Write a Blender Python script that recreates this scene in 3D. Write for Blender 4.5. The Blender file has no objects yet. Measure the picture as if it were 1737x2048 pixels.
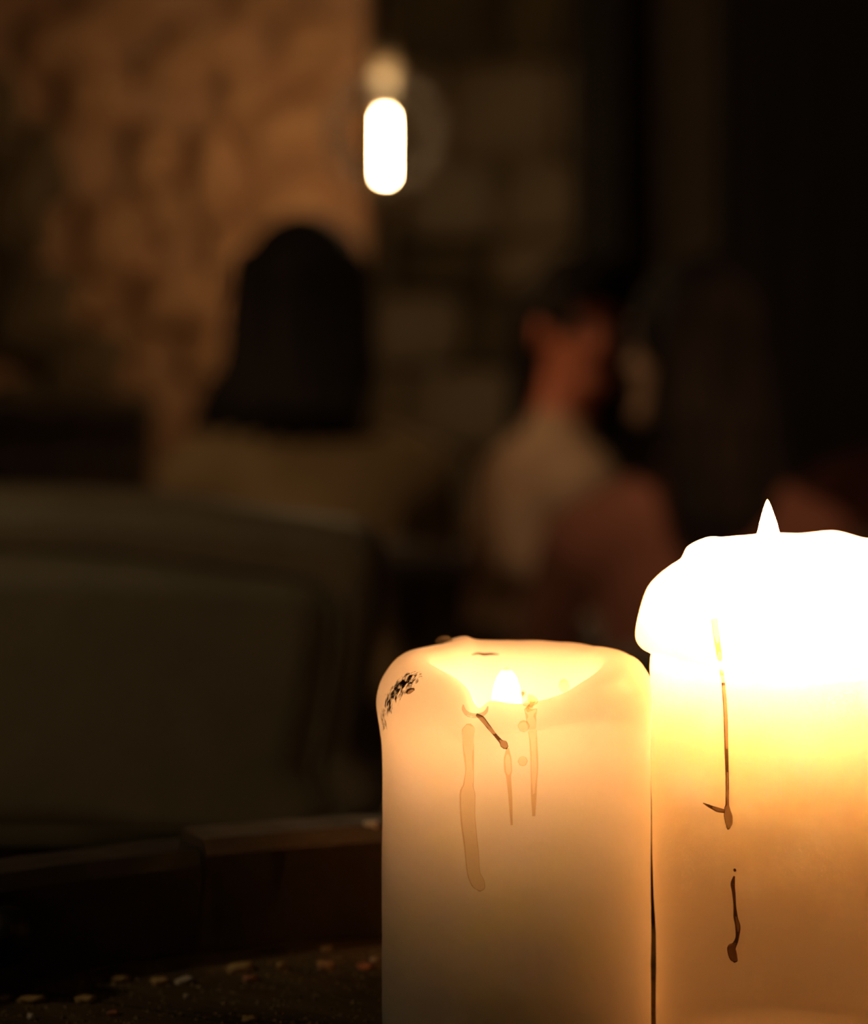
import bpy, bmesh, math, random
import numpy as np
from mathutils import Vector, Matrix, noise as mnoise

scene = bpy.context.scene
C = scene.collection
random.seed(7)
RNG = np.random.default_rng(7)

# ------------------------------------------------------------------ camera
F = 4600.0                 # focal length in pixels of the 1737 x 2048 frame
CX, HY = 868.5, 700.0      # column of the optical axis, row of the horizon
CAMZ = 1.10
cam_data = bpy.data.cameras.new('camera')
cam = bpy.data.objects.new('camera', cam_data)
C.objects.link(cam)
cam.location = (0, 0, CAMZ)
cam.rotation_euler = (math.pi / 2, 0, 0)
cam_data.sensor_fit = 'HORIZONTAL'
cam_data.sensor_width = 36.0
cam_data.lens = F / 1737.0 * 36.0
cam_data.shift_y = -(1024.0 - HY) / 1737.0
cam_data.clip_start = 0.01
cam_data.dof.use_dof = True
cam_data.dof.focus_distance = 0.575
cam_data.dof.aperture_fstop = 9.0
scene.camera = cam

# ------------------------------------------------------------------ world, lights, exposure
scene.view_settings.view_transform = 'Standard'
scene.view_settings.look = 'None'
scene.view_settings.gamma = 1.0
scene.view_settings.use_curve_mapping = False
scene.view_settings.exposure = 0.0
world = bpy.data.worlds.new('World')
scene.world = world
world.use_nodes = True
bg = world.node_tree.nodes['Background']
bg.inputs[0].default_value = (1.0, 0.62, 0.32, 1)
bg.inputs[1].default_value = 0.013

def lamp(name, kind, loc, energy, color, size=0.3, target=None, cone=None, blend=0.5):
    d = bpy.data.lights.new(name, kind)
    d.energy = energy
    d.color = color
    if kind == 'AREA':
        d.size = size
    else:
        d.shadow_soft_size = size
    if cone is not None:
        d.spot_size = math.radians(cone)
        d.spot_blend = blend
    o = bpy.data.objects.new(name, d)
    C.objects.link(o)
    o.location = loc
    if target is not None:
        o.rotation_euler = (Vector(target) - Vector(loc)).to_track_quat('-Z', 'Y').to_euler()
    return o

# added warm fill lights, no visible source, aimed at chair and people
lamp('fill_light', 'SPOT', (-1.2, 0.50, 1.90), 23.0, (1.0, 0.74, 0.40), 0.08, (-0.30, 1.36, 0.85), 62, 0.6)
lamp('fill_light', 'SPOT', (-0.9, 1.90, 2.40), 68.0, (1.0, 0.66, 0.36), 0.08, (-0.11, 3.50, 0.72), 34, 1.0)
lamp('fill_light', 'SPOT', (0.65, 2.00, 2.40), 120.0, (1.0, 0.56, 0.30), 0.08, (0.50, 3.20, 0.72), 30, 1.0)
lamp('fill_light', 'AREA', (-0.7, 2.6, 2.45), 0.9, (1.0, 0.62, 0.36), 0.35, (0.25, 4.0, 0.9))
FLAME_BIG = 1450.0
FLAME_SMALL = 66.0
FILAMENT = 200.0

# ------------------------------------------------------------------ helpers
def P(px, py, D):
    """world point seen at pixel (px, py) of the photograph at distance D along the view axis"""
    return Vector(((px - CX) / F * D, D, CAMZ - (py - HY) / F * D))

def link(o, parent=None):
    C.objects.link(o)
    if parent is not None:
        o.parent = parent
    return o

def tag(o, label=None, cat=None, group=None, kind=None):
    if label: o['label'] = label
    if cat: o['category'] = cat
    if group: o['group'] = group
    if kind: o['kind'] = kind
    return o

def empty(name, loc, label, cat, group=None, rz=0.0):
    o = bpy.data.objects.new(name, None)
    o.empty_display_size = 0.05
    o.location = loc
    o.rotation_euler = (0, 0, rz)
    link(o)
    return tag(o, label, cat, group)

def mesh_obj(name, verts, faces, mat, parent=None, smooth=True):
    me = bpy.data.meshes.new(name)
    me.from_pydata([tuple(v) for v in verts], [], [tuple(int(i) for i in f) for f in faces])
    me.validate()
    if mat is not None:
        me.materials.append(mat)
    if smooth:
        me.polygons.foreach_set('use_smooth', [True] * len(me.polygons))
    me.update()
    return link(bpy.data.objects.new(name, me), parent)

def bm_obj(name, bm, mat, parent=None, smooth=False):
    bmesh.ops.recalc_face_normals(bm, faces=bm.faces)
    me = bpy.data.meshes.new(name)
    bm.to_mesh(me)
    bm.free()
    if mat is not None:
        me.materials.append(mat)
    if smooth:
        me.polygons.foreach_set('use_smooth', [True] * len(me.polygons))
    return link(bpy.data.objects.new(name, me), parent)

def share(o, parent, loc=(0, 0, 0), rot=(0, 0, 0), scale=(1, 1, 1)):
    c = o.copy()
    C.objects.link(c)
    c.parent = parent
    c.location = loc
    c.rotation_euler = rot
    c.scale = scale
    return c

def box_bm(sx, sy, sz, loc=(0, 0, 0), bev=0.0, seg=2, bm=None, rot=None):
    own = bmesh.new()
    bmesh.ops.create_cube(own, size=1.0)
    bmesh.ops.scale(own, vec=(sx, sy, sz), verts=own.verts)
    if bev > 0:
        bmesh.ops.bevel(own, geom=list(own.edges), offset=bev, segments=seg, profile=0.5, affect='EDGES')
    if rot is not None:
        bmesh.ops.rotate(own, cent=(0, 0, 0), matrix=rot, verts=own.verts)
    bmesh.ops.translate(own, vec=loc, verts=own.verts)
    if bm is None:
        return own
    tmp = bpy.data.meshes.new('tmp')
    own.to_mesh(tmp); own.free()
    bm.from_mesh(tmp)
    bpy.data.meshes.remove(tmp)
    return bm

def lathe(profile, n=48):
    """profile: (r, z) list, r = 0 allowed at the ends"""
    verts, faces, rings = [], [], []
    for r, z in profile:
        if r < 1e-7:
            rings.append([len(verts)]); verts.append((0, 0, z))
        else:
            rings.append(list(range(len(verts), len(verts) + n)))
            verts += [(r * math.cos(2 * math.pi * k / n), r * math.sin(2 * math.pi * k / n), z) for k in range(n)]
    for a, b in zip(rings[:-1], rings[1:]):
        for k in range(n):
            q = (k + 1) % n
            if len(a) == 1 and len(b) == 1: continue
            if len(a) == 1: faces.append((a[0], b[q], b[k]))
            elif len(b) == 1: faces.append((a[k], a[q], b[0]))
            else: faces.append((a[k], a[q], b[q], b[k]))
    return verts, faces

def tube(points, radii, n=10, flat=None, nrm=None, sub=4):
    """smooth closed tube; flat < 1 squashes it along the per-point normal nrm"""
    pts = [Vector(p) for p in points]
    # Catmull-Rom refine
    Pn, Rn, Nn = [], [], []
    m = len(pts)
    for i in range(m - 1):
        p0, p1, p2, p3 = pts[max(i - 1, 0)], pts[i], pts[i + 1], pts[min(i + 2, m - 1)]
        for k in range(sub):
            t = k / sub
            Pn.append(0.5 * ((2 * p1) + (p2 - p0) * t + (2 * p0 - 5 * p1 + 4 * p2 - p3) * t * t + (3 * p1 - p0 - 3 * p2 + p3) * t ** 3))
            s = t * t * (3 - 2 * t)
            Rn.append(radii[i] * (1 - s) + radii[i + 1] * s)
            if nrm: Nn.append((nrm[i] * (1 - t) + nrm[i + 1] * t).normalized())
    Pn.append(pts[-1]); Rn.append(radii[-1])
    if nrm: Nn.append(nrm[-1])
    verts, faces = [], []
    prev = None
    for i, p in enumerate(Pn):
        t = (Pn[min(i + 1, len(Pn) - 1)] - Pn[max(i - 1, 0)]).normalized()
        if nrm:
            nv = (Nn[i] - t * Nn[i].dot(t)).normalized()
        else:
            if prev is None:
                prev = Vector((0, 0, 1)) if abs(t.z) < 0.9 else Vector((1, 0, 0))
            nv = (prev - t * prev.dot(t)).normalized()
            prev = nv
        b = t.cross(nv)
        f = flat if flat is not None else 1.0
        for k in range(n):
            a = 2 * math.pi * k / n
            verts.append(p + b * (math.cos(a) * Rn[i]) + nv * (math.sin(a) * Rn[i] * f))
    L = len(Pn)
    for i in range(L - 1):
        for k in range(n):
            q = (k + 1) % n
            faces.append((i * n + k, i * n + q, (i + 1) * n + q, (i + 1) * n + k))
    verts.append(Pn[0]); a = len(verts) - 1
    verts.append(Pn[-1]); b = len(verts) - 1
    for k in range(n):
        q = (k + 1) % n
        faces.append((a, q, k)); faces.append((b, (L - 1) * n + k, (L - 1) * n + q))
    return verts, faces

# ------------------------------------------------------------------ materials
def new_mat(name):
    m = bpy.data.materials.new(name)
    m.use_nodes = True
    nt = m.node_tree
    b = nt.nodes['Principled BSDF']
    return m, nt, b

def mat(name, c1, c2=None, scale=8.0, rough=0.7, bump=0.0, bscale=None, detail=5.0, stretch=(1, 1, 1), metal=0.0, lo=0.35, hi=0.65, spec=0.5, sheen=0.0):
    m, nt, b = new_mat(name)
    b.inputs['Roughness'].default_value = rough
    b.inputs['Metallic'].default_value = metal
    b.inputs['Specular IOR Level'].default_value = spec
    if sheen: b.inputs['Sheen Weight'].default_value = sheen
    tc = nt.nodes.new('ShaderNodeTexCoord')
    mp = nt.nodes.new('ShaderNodeMapping')
    mp.inputs['Scale'].default_value = stretch
    nt.links.new(tc.outputs['Object'], mp.inputs[0])
    if c2 is None:
        b.inputs['Base Color'].default_value = (*c1, 1)
    else:
        nz = nt.nodes.new('ShaderNodeTexNoise')
        nz.inputs['Scale'].default_value = scale
        nz.inputs['Detail'].default_value = detail
        nt.links.new(mp.outputs[0], nz.inputs['Vector'])
        cr = nt.nodes.new('ShaderNodeValToRGB')
        cr.color_ramp.elements[0].position = lo
        cr.color_ramp.elements[1].position = hi
        cr.color_ramp.elements[0].color = (*c1, 1)
        cr.color_ramp.elements[1].color = (*c2, 1)
        nt.links.new(nz.outputs[0], cr.inputs[0])
        nt.links.new(cr.outputs[0], b.inputs['Base Color'])
    if bump > 0:
        n2 = nt.nodes.new('ShaderNodeTexNoise')
        n2.inputs['Scale'].default_value = bscale or scale * 3
        n2.inputs['Detail'].default_value = 6
        nt.links.new(mp.outputs[0], n2.inputs['Vector'])
        bp = nt.nodes.new('ShaderNodeBump')
        bp.inputs['Strength'].default_value = bump
        bp.inputs['Distance'].default_value = 0.004
        nt.links.new(n2.outputs[0], bp.inputs['Height'])
        nt.links.new(bp.outputs[0], b.inputs['Normal'])
    return m

def emit(name, color, strength, tip=None, tip_z=None):
    m = bpy.data.materials.new(name)
    m.use_nodes = True
    nt = m.node_tree
    nt.nodes.clear()
    out = nt.nodes.new('ShaderNodeOutputMaterial')
    e = nt.nodes.new('ShaderNodeEmission')
    e.inputs[0].default_value = (*color, 1)
    e.inputs[1].default_value = strength
    nt.links.new(e.outputs[0], out.inputs[0])
    if tip is not None:                      # a flame cools towards its tip
        tc = nt.nodes.new('ShaderNodeTexCoord')
        sp = nt.nodes.new('ShaderNodeSeparateXYZ')
        nt.links.new(tc.outputs['Object'], sp.inputs[0])
        mr = nt.nodes.new('ShaderNodeMapRange')
        mr.inputs['From Min'].default_value = tip_z[0]
        mr.inputs['From Max'].default_value = tip_z[1]
        mr.inputs['To Min'].default_value = strength
        mr.inputs['To Max'].default_value = strength * 0.05
        nt.links.new(sp.outputs[2], mr.inputs[0])
        nt.links.new(mr.outputs[0], e.inputs[1])
        mx = nt.nodes.new('ShaderNodeMix')
        mx.data_type = 'RGBA'
        m2 = nt.nodes.new('ShaderNodeMapRange')
        m2.inputs['From Min'].default_value = tip_z[0]
        m2.inputs['From Max'].default_value = tip_z[1]
        nt.links.new(sp.outputs[2], m2.inputs[0])
        nt.links.new(m2.outputs[0], mx.inputs[0])
        mx.inputs[6].default_value = (*color, 1)
        mx.inputs[7].default_value = (*tip, 1)
        nt.links.new(mx.outputs[2], e.inputs[0])
    return m

def wax(name, base, radius, scale, clear=0.0, clear_col=(1, .90, .74), soot=True, rough=0.42):
    """translucent candle wax; clear: the share of light that passes the thin wall unscattered"""
    m, nt, b = new_mat(name)
    b.inputs['Roughness'].default_value = rough
    b.inputs['Specular IOR Level'].default_value = 0.35
    b.inputs['Subsurface Weight'].default_value = 1.0
    b.inputs['Subsurface Radius'].default_value = radius
    b.inputs['Subsurface Scale'].default_value = scale
    tc = nt.nodes.new('ShaderNodeTexCoord')
    nz = nt.nodes.new('ShaderNodeTexNoise')
    nz.inputs['Scale'].default_value = 55
    nz.inputs['Detail'].default_value = 3
    nt.links.new(tc.outputs['Object'], nz.inputs['Vector'])
    cr = nt.nodes.new('ShaderNodeValToRGB')
    cr.color_ramp.elements[0].position = 0.3
    cr.color_ramp.elements[1].position = 0.7
    cr.color_ramp.elements[0].color = (base[0] * .985, base[1] * .97, base[2] * .93, 1)
    cr.color_ramp.elements[1].color = (*base, 1)
    nt.links.new(nz.outputs[0], cr.inputs[0])
    col = cr.outputs[0]
    bn = nt.nodes.new('ShaderNodeTexNoise')
    bn.inputs['Scale'].default_value = 260
    bn.inputs['Detail'].default_value = 3
    nt.links.new(tc.outputs['Object'], bn.inputs['Vector'])
    bp = nt.nodes.new('ShaderNodeBump')
    bp.inputs['Strength'].default_value = 0.12
    bp.inputs['Distance'].default_value = 0.001
    nt.links.new(bn.outputs[0], bp.inputs['Height'])
    nt.links.new(bp.outputs[0], b.inputs['Normal'])
    out = nt.nodes['Material Output']
    last = b.outputs[0]
    if soot:                                  # flecks of soot caught in the wax
        at = nt.nodes.new('ShaderNodeAttribute')
        at.attribute_name = 'soot'
        n3 = nt.nodes.new('ShaderNodeTexNoise')
        n3.inputs['Scale'].default_value = 800
        n3.inputs['Detail'].default_value = 4
        n3.inputs['Distortion'].default_value = 0.6
        mp = nt.nodes.new('ShaderNodeMapping')
        mp.inputs['Scale'].default_value = (1.2, 1.2, 0.55)
        mp.inputs['Rotation'].default_value = (0, 0.45, 0)
        nt.links.new(tc.outputs['Object'], mp.inputs[0])
        nt.links.new(mp.outputs[0], n3.inputs['Vector'])
        ad = nt.nodes.new('ShaderNodeMath'); ad.operation = 'ADD'
        nt.links.new(at.outputs['Fac'], ad.inputs[0])
        nt.links.new(n3.outputs[0], ad.inputs[1])
        r2 = nt.nodes.new('ShaderNodeMapRange')
        r2.inputs['From Min'].default_value = 0.97
        r2.inputs['From Max'].default_value = 1.17
        nt.links.new(ad.outputs[0], r2.inputs[0])
        dk = nt.nodes.new('ShaderNodeBsdfDiffuse')
        dk.inputs[0].default_value = (0.030, 0.017, 0.011, 1)
        ms = nt.nodes.new('ShaderNodeMixShader')
        nt.links.new(r2.outputs[0], ms.inputs[0])
        nt.links.new(last, ms.inputs[1])
        nt.links.new(dk.outputs[0], ms.inputs[2])
        last = ms.outputs[0]
    nt.links.new(col, b.inputs['Base Color'])
    if clear > 0:
        tr = nt.nodes.new('ShaderNodeBsdfTransparent')
        tr.inputs[0].default_value = (*clear_col, 1)
        ms = nt.nodes.new('ShaderNodeMixShader')
        ms.inputs[0].default_value = clear
        nt.links.new(last, ms.inputs[1])
        nt.links.new(tr.outputs[0], ms.inputs[2])
        last = ms.outputs[0]
    nt.links.new(last, out.inputs[0])
    return m

def film(name, tint, body, clear=0.75, rough=0.25):
    """a thin run of wax: mostly lets the glow behind it through, tinted"""
    m, nt, b = new_mat(name)
    b.inputs['Base Color'].default_value = (*body, 1)
    b.inputs['Roughness'].default_value = rough
    tr = nt.nodes.new('ShaderNodeBsdfTransparent')
    tr.inputs[0].default_value = (*tint, 1)
    ms = nt.nodes.new('ShaderNodeMixShader')
    ms.inputs[0].default_value = clear
    nt.links.new(b.outputs[0], ms.inputs[1])
    nt.links.new(tr.outputs[0], ms.inputs[2])
    nt.links.new(ms.outputs[0], nt.nodes['Material Output'].inputs[0])
    return m

def thin_glass(name, tint=(1, 1, 1), rough=0.02):
    m = bpy.data.materials.new(name)
    m.use_nodes = True
    nt = m.node_tree
    nt.nodes.clear()
    out = nt.nodes.new('ShaderNodeOutputMaterial')
    tr = nt.nodes.new('ShaderNodeBsdfTransparent'); tr.inputs[0].default_value = (*tint, 1)
    gl = nt.nodes.new('ShaderNodeBsdfGlossy'); gl.inputs['Roughness'].default_value = rough
    fr = nt.nodes.new('ShaderNodeFresnel'); fr.inputs[0].default_value = 1.45
    ms = nt.nodes.new('ShaderNodeMixShader')
    fm = nt.nodes.new('ShaderNodeMath'); fm.operation = 'MULTIPLY'; fm.inputs[1].default_value = 0.65
    nt.links.new(fr.outputs[0], fm.inputs[0]); nt.links.new(fm.outputs[0], ms.inputs[0])
    nt.links.new(tr.outputs[0], ms.inputs[1])
    nt.links.new(gl.outputs[0], ms.inputs[2])
    nt.links.new(ms.outputs[0], out.inputs[0])
    return m

M = {}
M['wax_left'] = wax('ivory_wax', (0.982, 0.957, 0.905), (1.0, 1.0, 1.0), 0.036, clear=0.0)
M['wax_right'] = wax('cream_wax', (0.950, 0.922, 0.880), (1.0, 1.0, 1.0), 0.0235, clear=0.20, soot=False)
M['drip_dark'] = film('sooty_wax', (0.55, 0.42, 0.28), (0.16, 0.10, 0.06), 0.62)
M['drip_pale'] = film('clear_wax', (0.95, 0.875, 0.745), (0.7, 0.5, 0.28), 0.95)
M['drip_tan'] = film('tan_wax', (0.80, 0.66, 0.44), (0.5, 0.34, 0.18), 0.90)
M['drip_wax'] = film('spilled_wax', (1.0, 0.97, 0.9), (0.95, 0.9, 0.75), 0.80, 0.1)
M['wick'] = mat('charred_wick', (0.01, 0.008, 0.006), (0.05, 0.03, 0.02), 300, 0.9)
M['barrel'] = mat('old_oak', (0.024, 0.016, 0.009), (0.064, 0.043, 0.025), 14, 0.55, 0.5, 60, stretch=(1, 1, .12))
M['barrel_dark'] = mat('weathered_oak', (0.014, 0.009, 0.005), (0.032, 0.021, 0.012), 14, 0.7, 0.5, 60, stretch=(1, 1, .12))
M['head'] = mat('barrel_head_oak', (0.030, 0.020, 0.009), (0.17, 0.115, 0.048), 26, 0.5, 0.8, 90, stretch=(1, .35, 1))
M['iron'] = mat('black_iron', (0.012, 0.010, 0.009), (0.03, 0.024, 0.02), 30, 0.55, 0.3, 80, metal=0.6)
M['grit'] = mat('wood_grit', (0.12, 0.08, 0.03), (0.34, 0.23, 0.10), 200, 0.8)
M['crumb_ochre'] = mat('ochre_crumb', (0.42, 0.27, 0.10), (0.62, 0.42, 0.18), 300, 0.7)
M['crumb_orange'] = mat('orange_crumb', (0.62, 0.32, 0.14), (0.78, 0.45, 0.22), 300, 0.6)
M['crumb_white'] = mat('white_wax_crumb', (0.65, 0.55, 0.42), (0.8, 0.72, 0.6), 300, 0.3)
M['crumb_red'] = mat('red_crumb', (0.48, 0.18, 0.09), (0.62, 0.26, 0.14), 300, 0.6)
M['plaster'] = mat('rough_plaster', (0.34, 0.18, 0.096), (0.54, 0.315, 0.185), 4.5, 0.95, 0.25, 18, detail=4, spec=0.1)
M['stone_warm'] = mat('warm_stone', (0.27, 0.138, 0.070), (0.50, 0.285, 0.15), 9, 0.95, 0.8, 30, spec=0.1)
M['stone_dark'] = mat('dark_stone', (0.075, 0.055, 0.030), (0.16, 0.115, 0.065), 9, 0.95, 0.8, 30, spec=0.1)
M['block_a'] = mat('olive_stone', (0.66, 0.54, 0.38), (0.80, 0.66, 0.48), 7, 0.95, 0.7, 30, spec=0.1)
M['block_b'] = mat('brown_stone', (0.52, 0.41, 0.27), (0.72, 0.57, 0.38), 7, 0.95, 0.7, 30, spec=0.1)
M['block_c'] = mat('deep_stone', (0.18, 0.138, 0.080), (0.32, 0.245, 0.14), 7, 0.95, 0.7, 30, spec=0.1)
M['mortar'] = mat('mortar', (0.09, 0.068, 0.04), (0.15, 0.11, 0.065), 20, 0.95, 0.6, 60, spec=0.1)
M['black_timber'] = mat('black_timber', (0.020, 0.017, 0.013), (0.042, 0.035, 0.027), 10, 0.75, 0.3, 40, stretch=(1, 1, .1))
M['brown_timber'] = mat('brown_timber', (0.11, 0.082, 0.062), (0.18, 0.135, 0.10), 10, 0.75, 0.3, 40, stretch=(1, 1, .1))
M['settle'] = mat('settle_wood', (0.035, 0.022, 0.012), (0.07, 0.046, 0.026), 10, 0.6, 0.3, 40, stretch=(1, 1, .1))
M['floor'] = mat('floor_slate', (0.03, 0.024, 0.016), (0.06, 0.046, 0.032), 6, 0.8, 0.3, 20)
M['ceiling'] = mat('ceiling_plaster', (0.16, 0.12, 0.08), (0.22, 0.17, 0.11), 6, 0.9)
M['leather'] = mat('olive_leather', (0.085, 0.066, 0.036), (0.110, 0.086, 0.048), 16, 0.62, 0.3, 140)
M['leather_edge'] = mat('olive_leather_edge', (0.098, 0.074, 0.042), (0.125, 0.093, 0.053), 16, 0.55, 0.3, 140)
M['honey_wood'] = mat('honey_wood', (0.26, 0.15, 0.04), (0.40, 0.25, 0.075), 10, 0.5, 0.2, 60, stretch=(1, 1, .15))
M['chair_wood'] = mat('dark_chair_wood', (0.02, 0.014, 0.009), (0.04, 0.028, 0.017), 10, 0.5, 0.2, 60, stretch=(1, 1, .15))
M['pale_top'] = mat('pale_tabletop', (0.46, 0.33, 0.23), (0.60, 0.44, 0.32), 12, 0.5)
M['brass'] = mat('pale_brass', (0.78, 0.58, 0.36), (0.86, 0.68, 0.45), 40, 0.5)
M['stem'] = mat('milky_glass_stem', (0.85, 0.78, 0.62), None, rough=0.5)
M['cord'] = mat('brown_cord', (0.09, 0.055, 0.03), (0.13, 0.08, 0.045), 80, 0.8)
M['glass'] = thin_glass('clear_bulb_glass', (0.97, 0.93, 0.86), 0.10)
M['skin_red'] = mat('red_lit_skin', (0.50, 0.15, 0.080), (0.60, 0.19, 0.105), 14, 0.5)  # reddish light on the face is put into the skin colour
M['skin_tan'] = mat('tan_skin', (0.46, 0.27, 0.16), (0.54, 0.33, 0.21), 14, 0.5)
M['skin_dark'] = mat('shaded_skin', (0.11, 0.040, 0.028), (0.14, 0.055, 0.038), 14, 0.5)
M['hair'] = mat('black_hair', (0.006, 0.005, 0.004), (0.018, 0.013, 0.010), 40, 0.85, 0.5, 120, stretch=(1, 1, .05), spec=0.08)
M['hair_brown'] = mat('dark_brown_hair', (0.012, 0.008, 0.006), (0.035, 0.023, 0.015), 40, 0.85, 0.5, 120, stretch=(1, 1, .05), spec=0.08)
M['top_olive'] = mat('olive_brown_knit', (0.135, 0.090, 0.043), (0.20, 0.135, 0.066), 9, 0.95, 0.5, 160, spec=0.1)
M['top_beige'] = mat('beige_shirt', (0.36, 0.235, 0.155), (0.44, 0.295, 0.195), 9, 0.9, 0.2, 60, spec=0.1)
M['top_burgundy'] = mat('burgundy_knit', (0.075, 0.030, 0.020), (0.115, 0.047, 0.031), 9, 0.95, 0.5, 160, spec=0.1)
M['top_red'] = mat('dark_red_jumper', (0.060, 0.020, 0.015), (0.085, 0.029, 0.022), 9, 0.95, 0.5, 160, spec=0.1)
M['trousers'] = mat('dark_denim', (0.016, 0.014, 0.014), (0.028, 0.024, 0.023), 20, 0.9)
M['shoe'] = mat('black_shoe', (0.012, 0.010, 0.009), (0.02, 0.016, 0.014), 20, 0.5)
M['eye'] = mat('eye_white', (0.42, 0.36, 0.31), None, rough=0.2)
M['filament'] = emit('glowing_filament', (1.0, 0.66, 0.34), FILAMENT)

# ================================================================== the setting
def noisy_wall(name, x0, x1, z0, z1, y, mat_, amp, nx, nz, kind='structure', seed=0.0):
    verts, faces = [], []
    for j in range(nz + 1):
        for i in range(nx + 1):
            x = x0 + (x1 - x0) * i / nx
            z = z0 + (z1 - z0) * j / nz
            d = mnoise.fractal(Vector((x * 3.2 + seed, z * 3.2, seed)), 0.9, 2.0, 4) * amp
            verts.append((x, y - abs(d), z))
    for j in range(nz):
        for i in range(nx):
            a = j * (nx + 1) + i
            faces.append((a, a + 1, a + nx + 2, a + nx + 1))
    n0 = len(verts)                            # a body behind the face
    for (x, z) in ((x0, z0), (x1, z0), (x1, z1), (x0, z1)):
        verts.append((x, y + 0.2, z))
    ring = [0, nx, nz * (nx + 1) + nx, nz * (nx + 1)]
    bot = list(range(0, nx + 1)); top = [nz * (nx + 1) + i for i in range(nx + 1)]
    lef = [j * (nx + 1) for j in range(nz + 1)]; rig = [j * (nx + 1) + nx for j in range(nz + 1)]
    faces.append(tuple([n0, n0 + 1] + bot[::-1])); faces.append(tuple([n0 + 1, n0 + 2] + rig[::-1]))
    faces.append(tuple([n0 + 2, n0 + 3] + top)); faces.append(tuple([n0 + 3, n0] + lef))
    faces.append((n0 + 3, n0 + 2, n0 + 1, n0))
    o = mesh_obj(name, verts, faces, mat_)
    return tag(o, kind=kind)

def stone_mesh(name, seed, sx, sy, sz, rough=0.16, cuts=3, sq=0.55):
    """an irregular block of a given size, about its centre"""
    bm = bmesh.new()
    bmesh.ops.create_cube(bm, size=1.0)
    bmesh.ops.subdivide_edges(bm, edges=bm.edges, cuts=cuts, use_grid_fill=True)
    for v in bm.verts:
        p = v.co * 2
        s = p.normalized() * 1.15
        p = p * sq + s * (1 - sq)
        n = mnoise.noise_vector(v.co * 2.2 + Vector((seed * 7.1, seed * 3.3, seed)))
        p += n * rough * 2
        v.co = Vector((p.x * sx / 2, p.y * sy / 2, p.z * sz / 2))
    bmesh.ops.recalc_face_normals(bm, faces=bm.faces)
    me = bpy.data.meshes.new(name)
    bm.to_mesh(me); bm.free()
    me.polygons.foreach_set('use_smooth', [True] * len(me.polygons))
    return me

YW = 4.45                                       # the lit plaster wall
XC = (733 - CX) / F * YW                        # its corner
wl = noisy_wall('wall_left', -2.6, XC, 0.0, 2.6, YW, M['plaster'], 0.012, 60, 60, seed=3.1)
YB = 5.7                                        # the recessed wall
wb = noisy_wall('wall_back', XC - 0.25, 0.42, 0.0, 2.6, YB, M['mortar'], 0.01, 40, 60, seed=8.2)
bm = box_bm(0.2, YB - YW - 0.2 + 0.25, 2.6, (XC - 0.102, (YB + YW + 0.2) / 2, 1.3))
wj = bm_obj('wall_side', bm, M['block_b']); tag(wj, kind='structure')

# proud stones of the plaster wall; shared shapes in a loop
stone_kinds = [stone_mesh('stone', s, 0.26, 0.12, 0.17) for s in range(6)]
def put_stone(me, m, parent, px, py, D, w, h, dep, rot):
    o = bpy.data.objects.new('stone', me)
    if not me.materials: me.materials.append(m)
    link(o, parent)
    o.material_slots[0].link = 'OBJECT'
    o.material_slots[0].material = m
    p = P(px, py, D)
    o.location = p
    o.scale = (w / 0.26, dep / 0.12, h / 0.17)
    o.rotation_euler = (0, rot, 0)
    return o
wall_stones = [  # px, py, width px, height px, dark?, proud
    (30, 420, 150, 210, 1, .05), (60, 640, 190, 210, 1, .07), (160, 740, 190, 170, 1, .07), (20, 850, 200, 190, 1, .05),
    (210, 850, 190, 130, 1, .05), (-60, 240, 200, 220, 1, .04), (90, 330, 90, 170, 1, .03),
    (330, 150, 130, 90, 0, .04), (300, 330, 110, 170, 0, .045), (420, 350, 90, 190, 0, .05), (180, 200, 120, 120, 0, .04),
    (390, 100, 150, 110, 0, .035), (560, 270, 170, 110, 0, .04), (620, 90, 170, 120, 0, .035), (220, 480, 140, 170, 0, .04),
    (350, 600, 170, 120, 0, .05), (460, 520, 110, 150, 0, .04), (250, 660, 140, 110, 0, .035), (120, 90, 190, 130, 0, .035),
    (330, 430, 120, 110, 0, .04), (480, 210, 100, 120, 0, .04), (660, 240, 110, 180, 0, .035), (560, 430, 150, 130, 0, .03), (170, 610, 90, 90, 0, .03),
    (520, 10, 150, 90, 0, .03), (230, 20, 170, 90, 0, .03), (420, 720, 130, 100, 0, .03)]
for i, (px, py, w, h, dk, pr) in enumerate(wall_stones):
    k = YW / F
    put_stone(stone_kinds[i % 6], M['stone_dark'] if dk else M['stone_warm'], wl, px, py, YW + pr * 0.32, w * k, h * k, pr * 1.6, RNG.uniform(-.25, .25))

# coursed blocks of the recessed wall
rows = [(-120, 130), (130, 318), (318, 478), (478, 585), (585, 735), (735, 900), (900, 1080), (1080, 1260)]
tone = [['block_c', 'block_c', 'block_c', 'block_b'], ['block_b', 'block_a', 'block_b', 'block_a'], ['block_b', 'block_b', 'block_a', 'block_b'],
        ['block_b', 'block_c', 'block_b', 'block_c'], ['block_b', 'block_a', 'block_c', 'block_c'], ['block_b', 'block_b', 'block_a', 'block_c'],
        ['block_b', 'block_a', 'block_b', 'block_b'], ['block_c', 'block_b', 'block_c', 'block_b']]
blk = [stone_mesh('stone', 20 + s, 0.26, 0.12, 0.17, rough=0.05, cuts=3, sq=0.86) for s in range(5)]
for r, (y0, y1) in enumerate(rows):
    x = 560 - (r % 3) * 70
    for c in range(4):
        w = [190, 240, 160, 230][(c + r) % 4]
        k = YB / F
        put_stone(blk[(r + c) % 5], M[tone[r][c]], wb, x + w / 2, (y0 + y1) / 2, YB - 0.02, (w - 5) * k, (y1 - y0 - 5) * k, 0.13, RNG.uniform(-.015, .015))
        x += w

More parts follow.
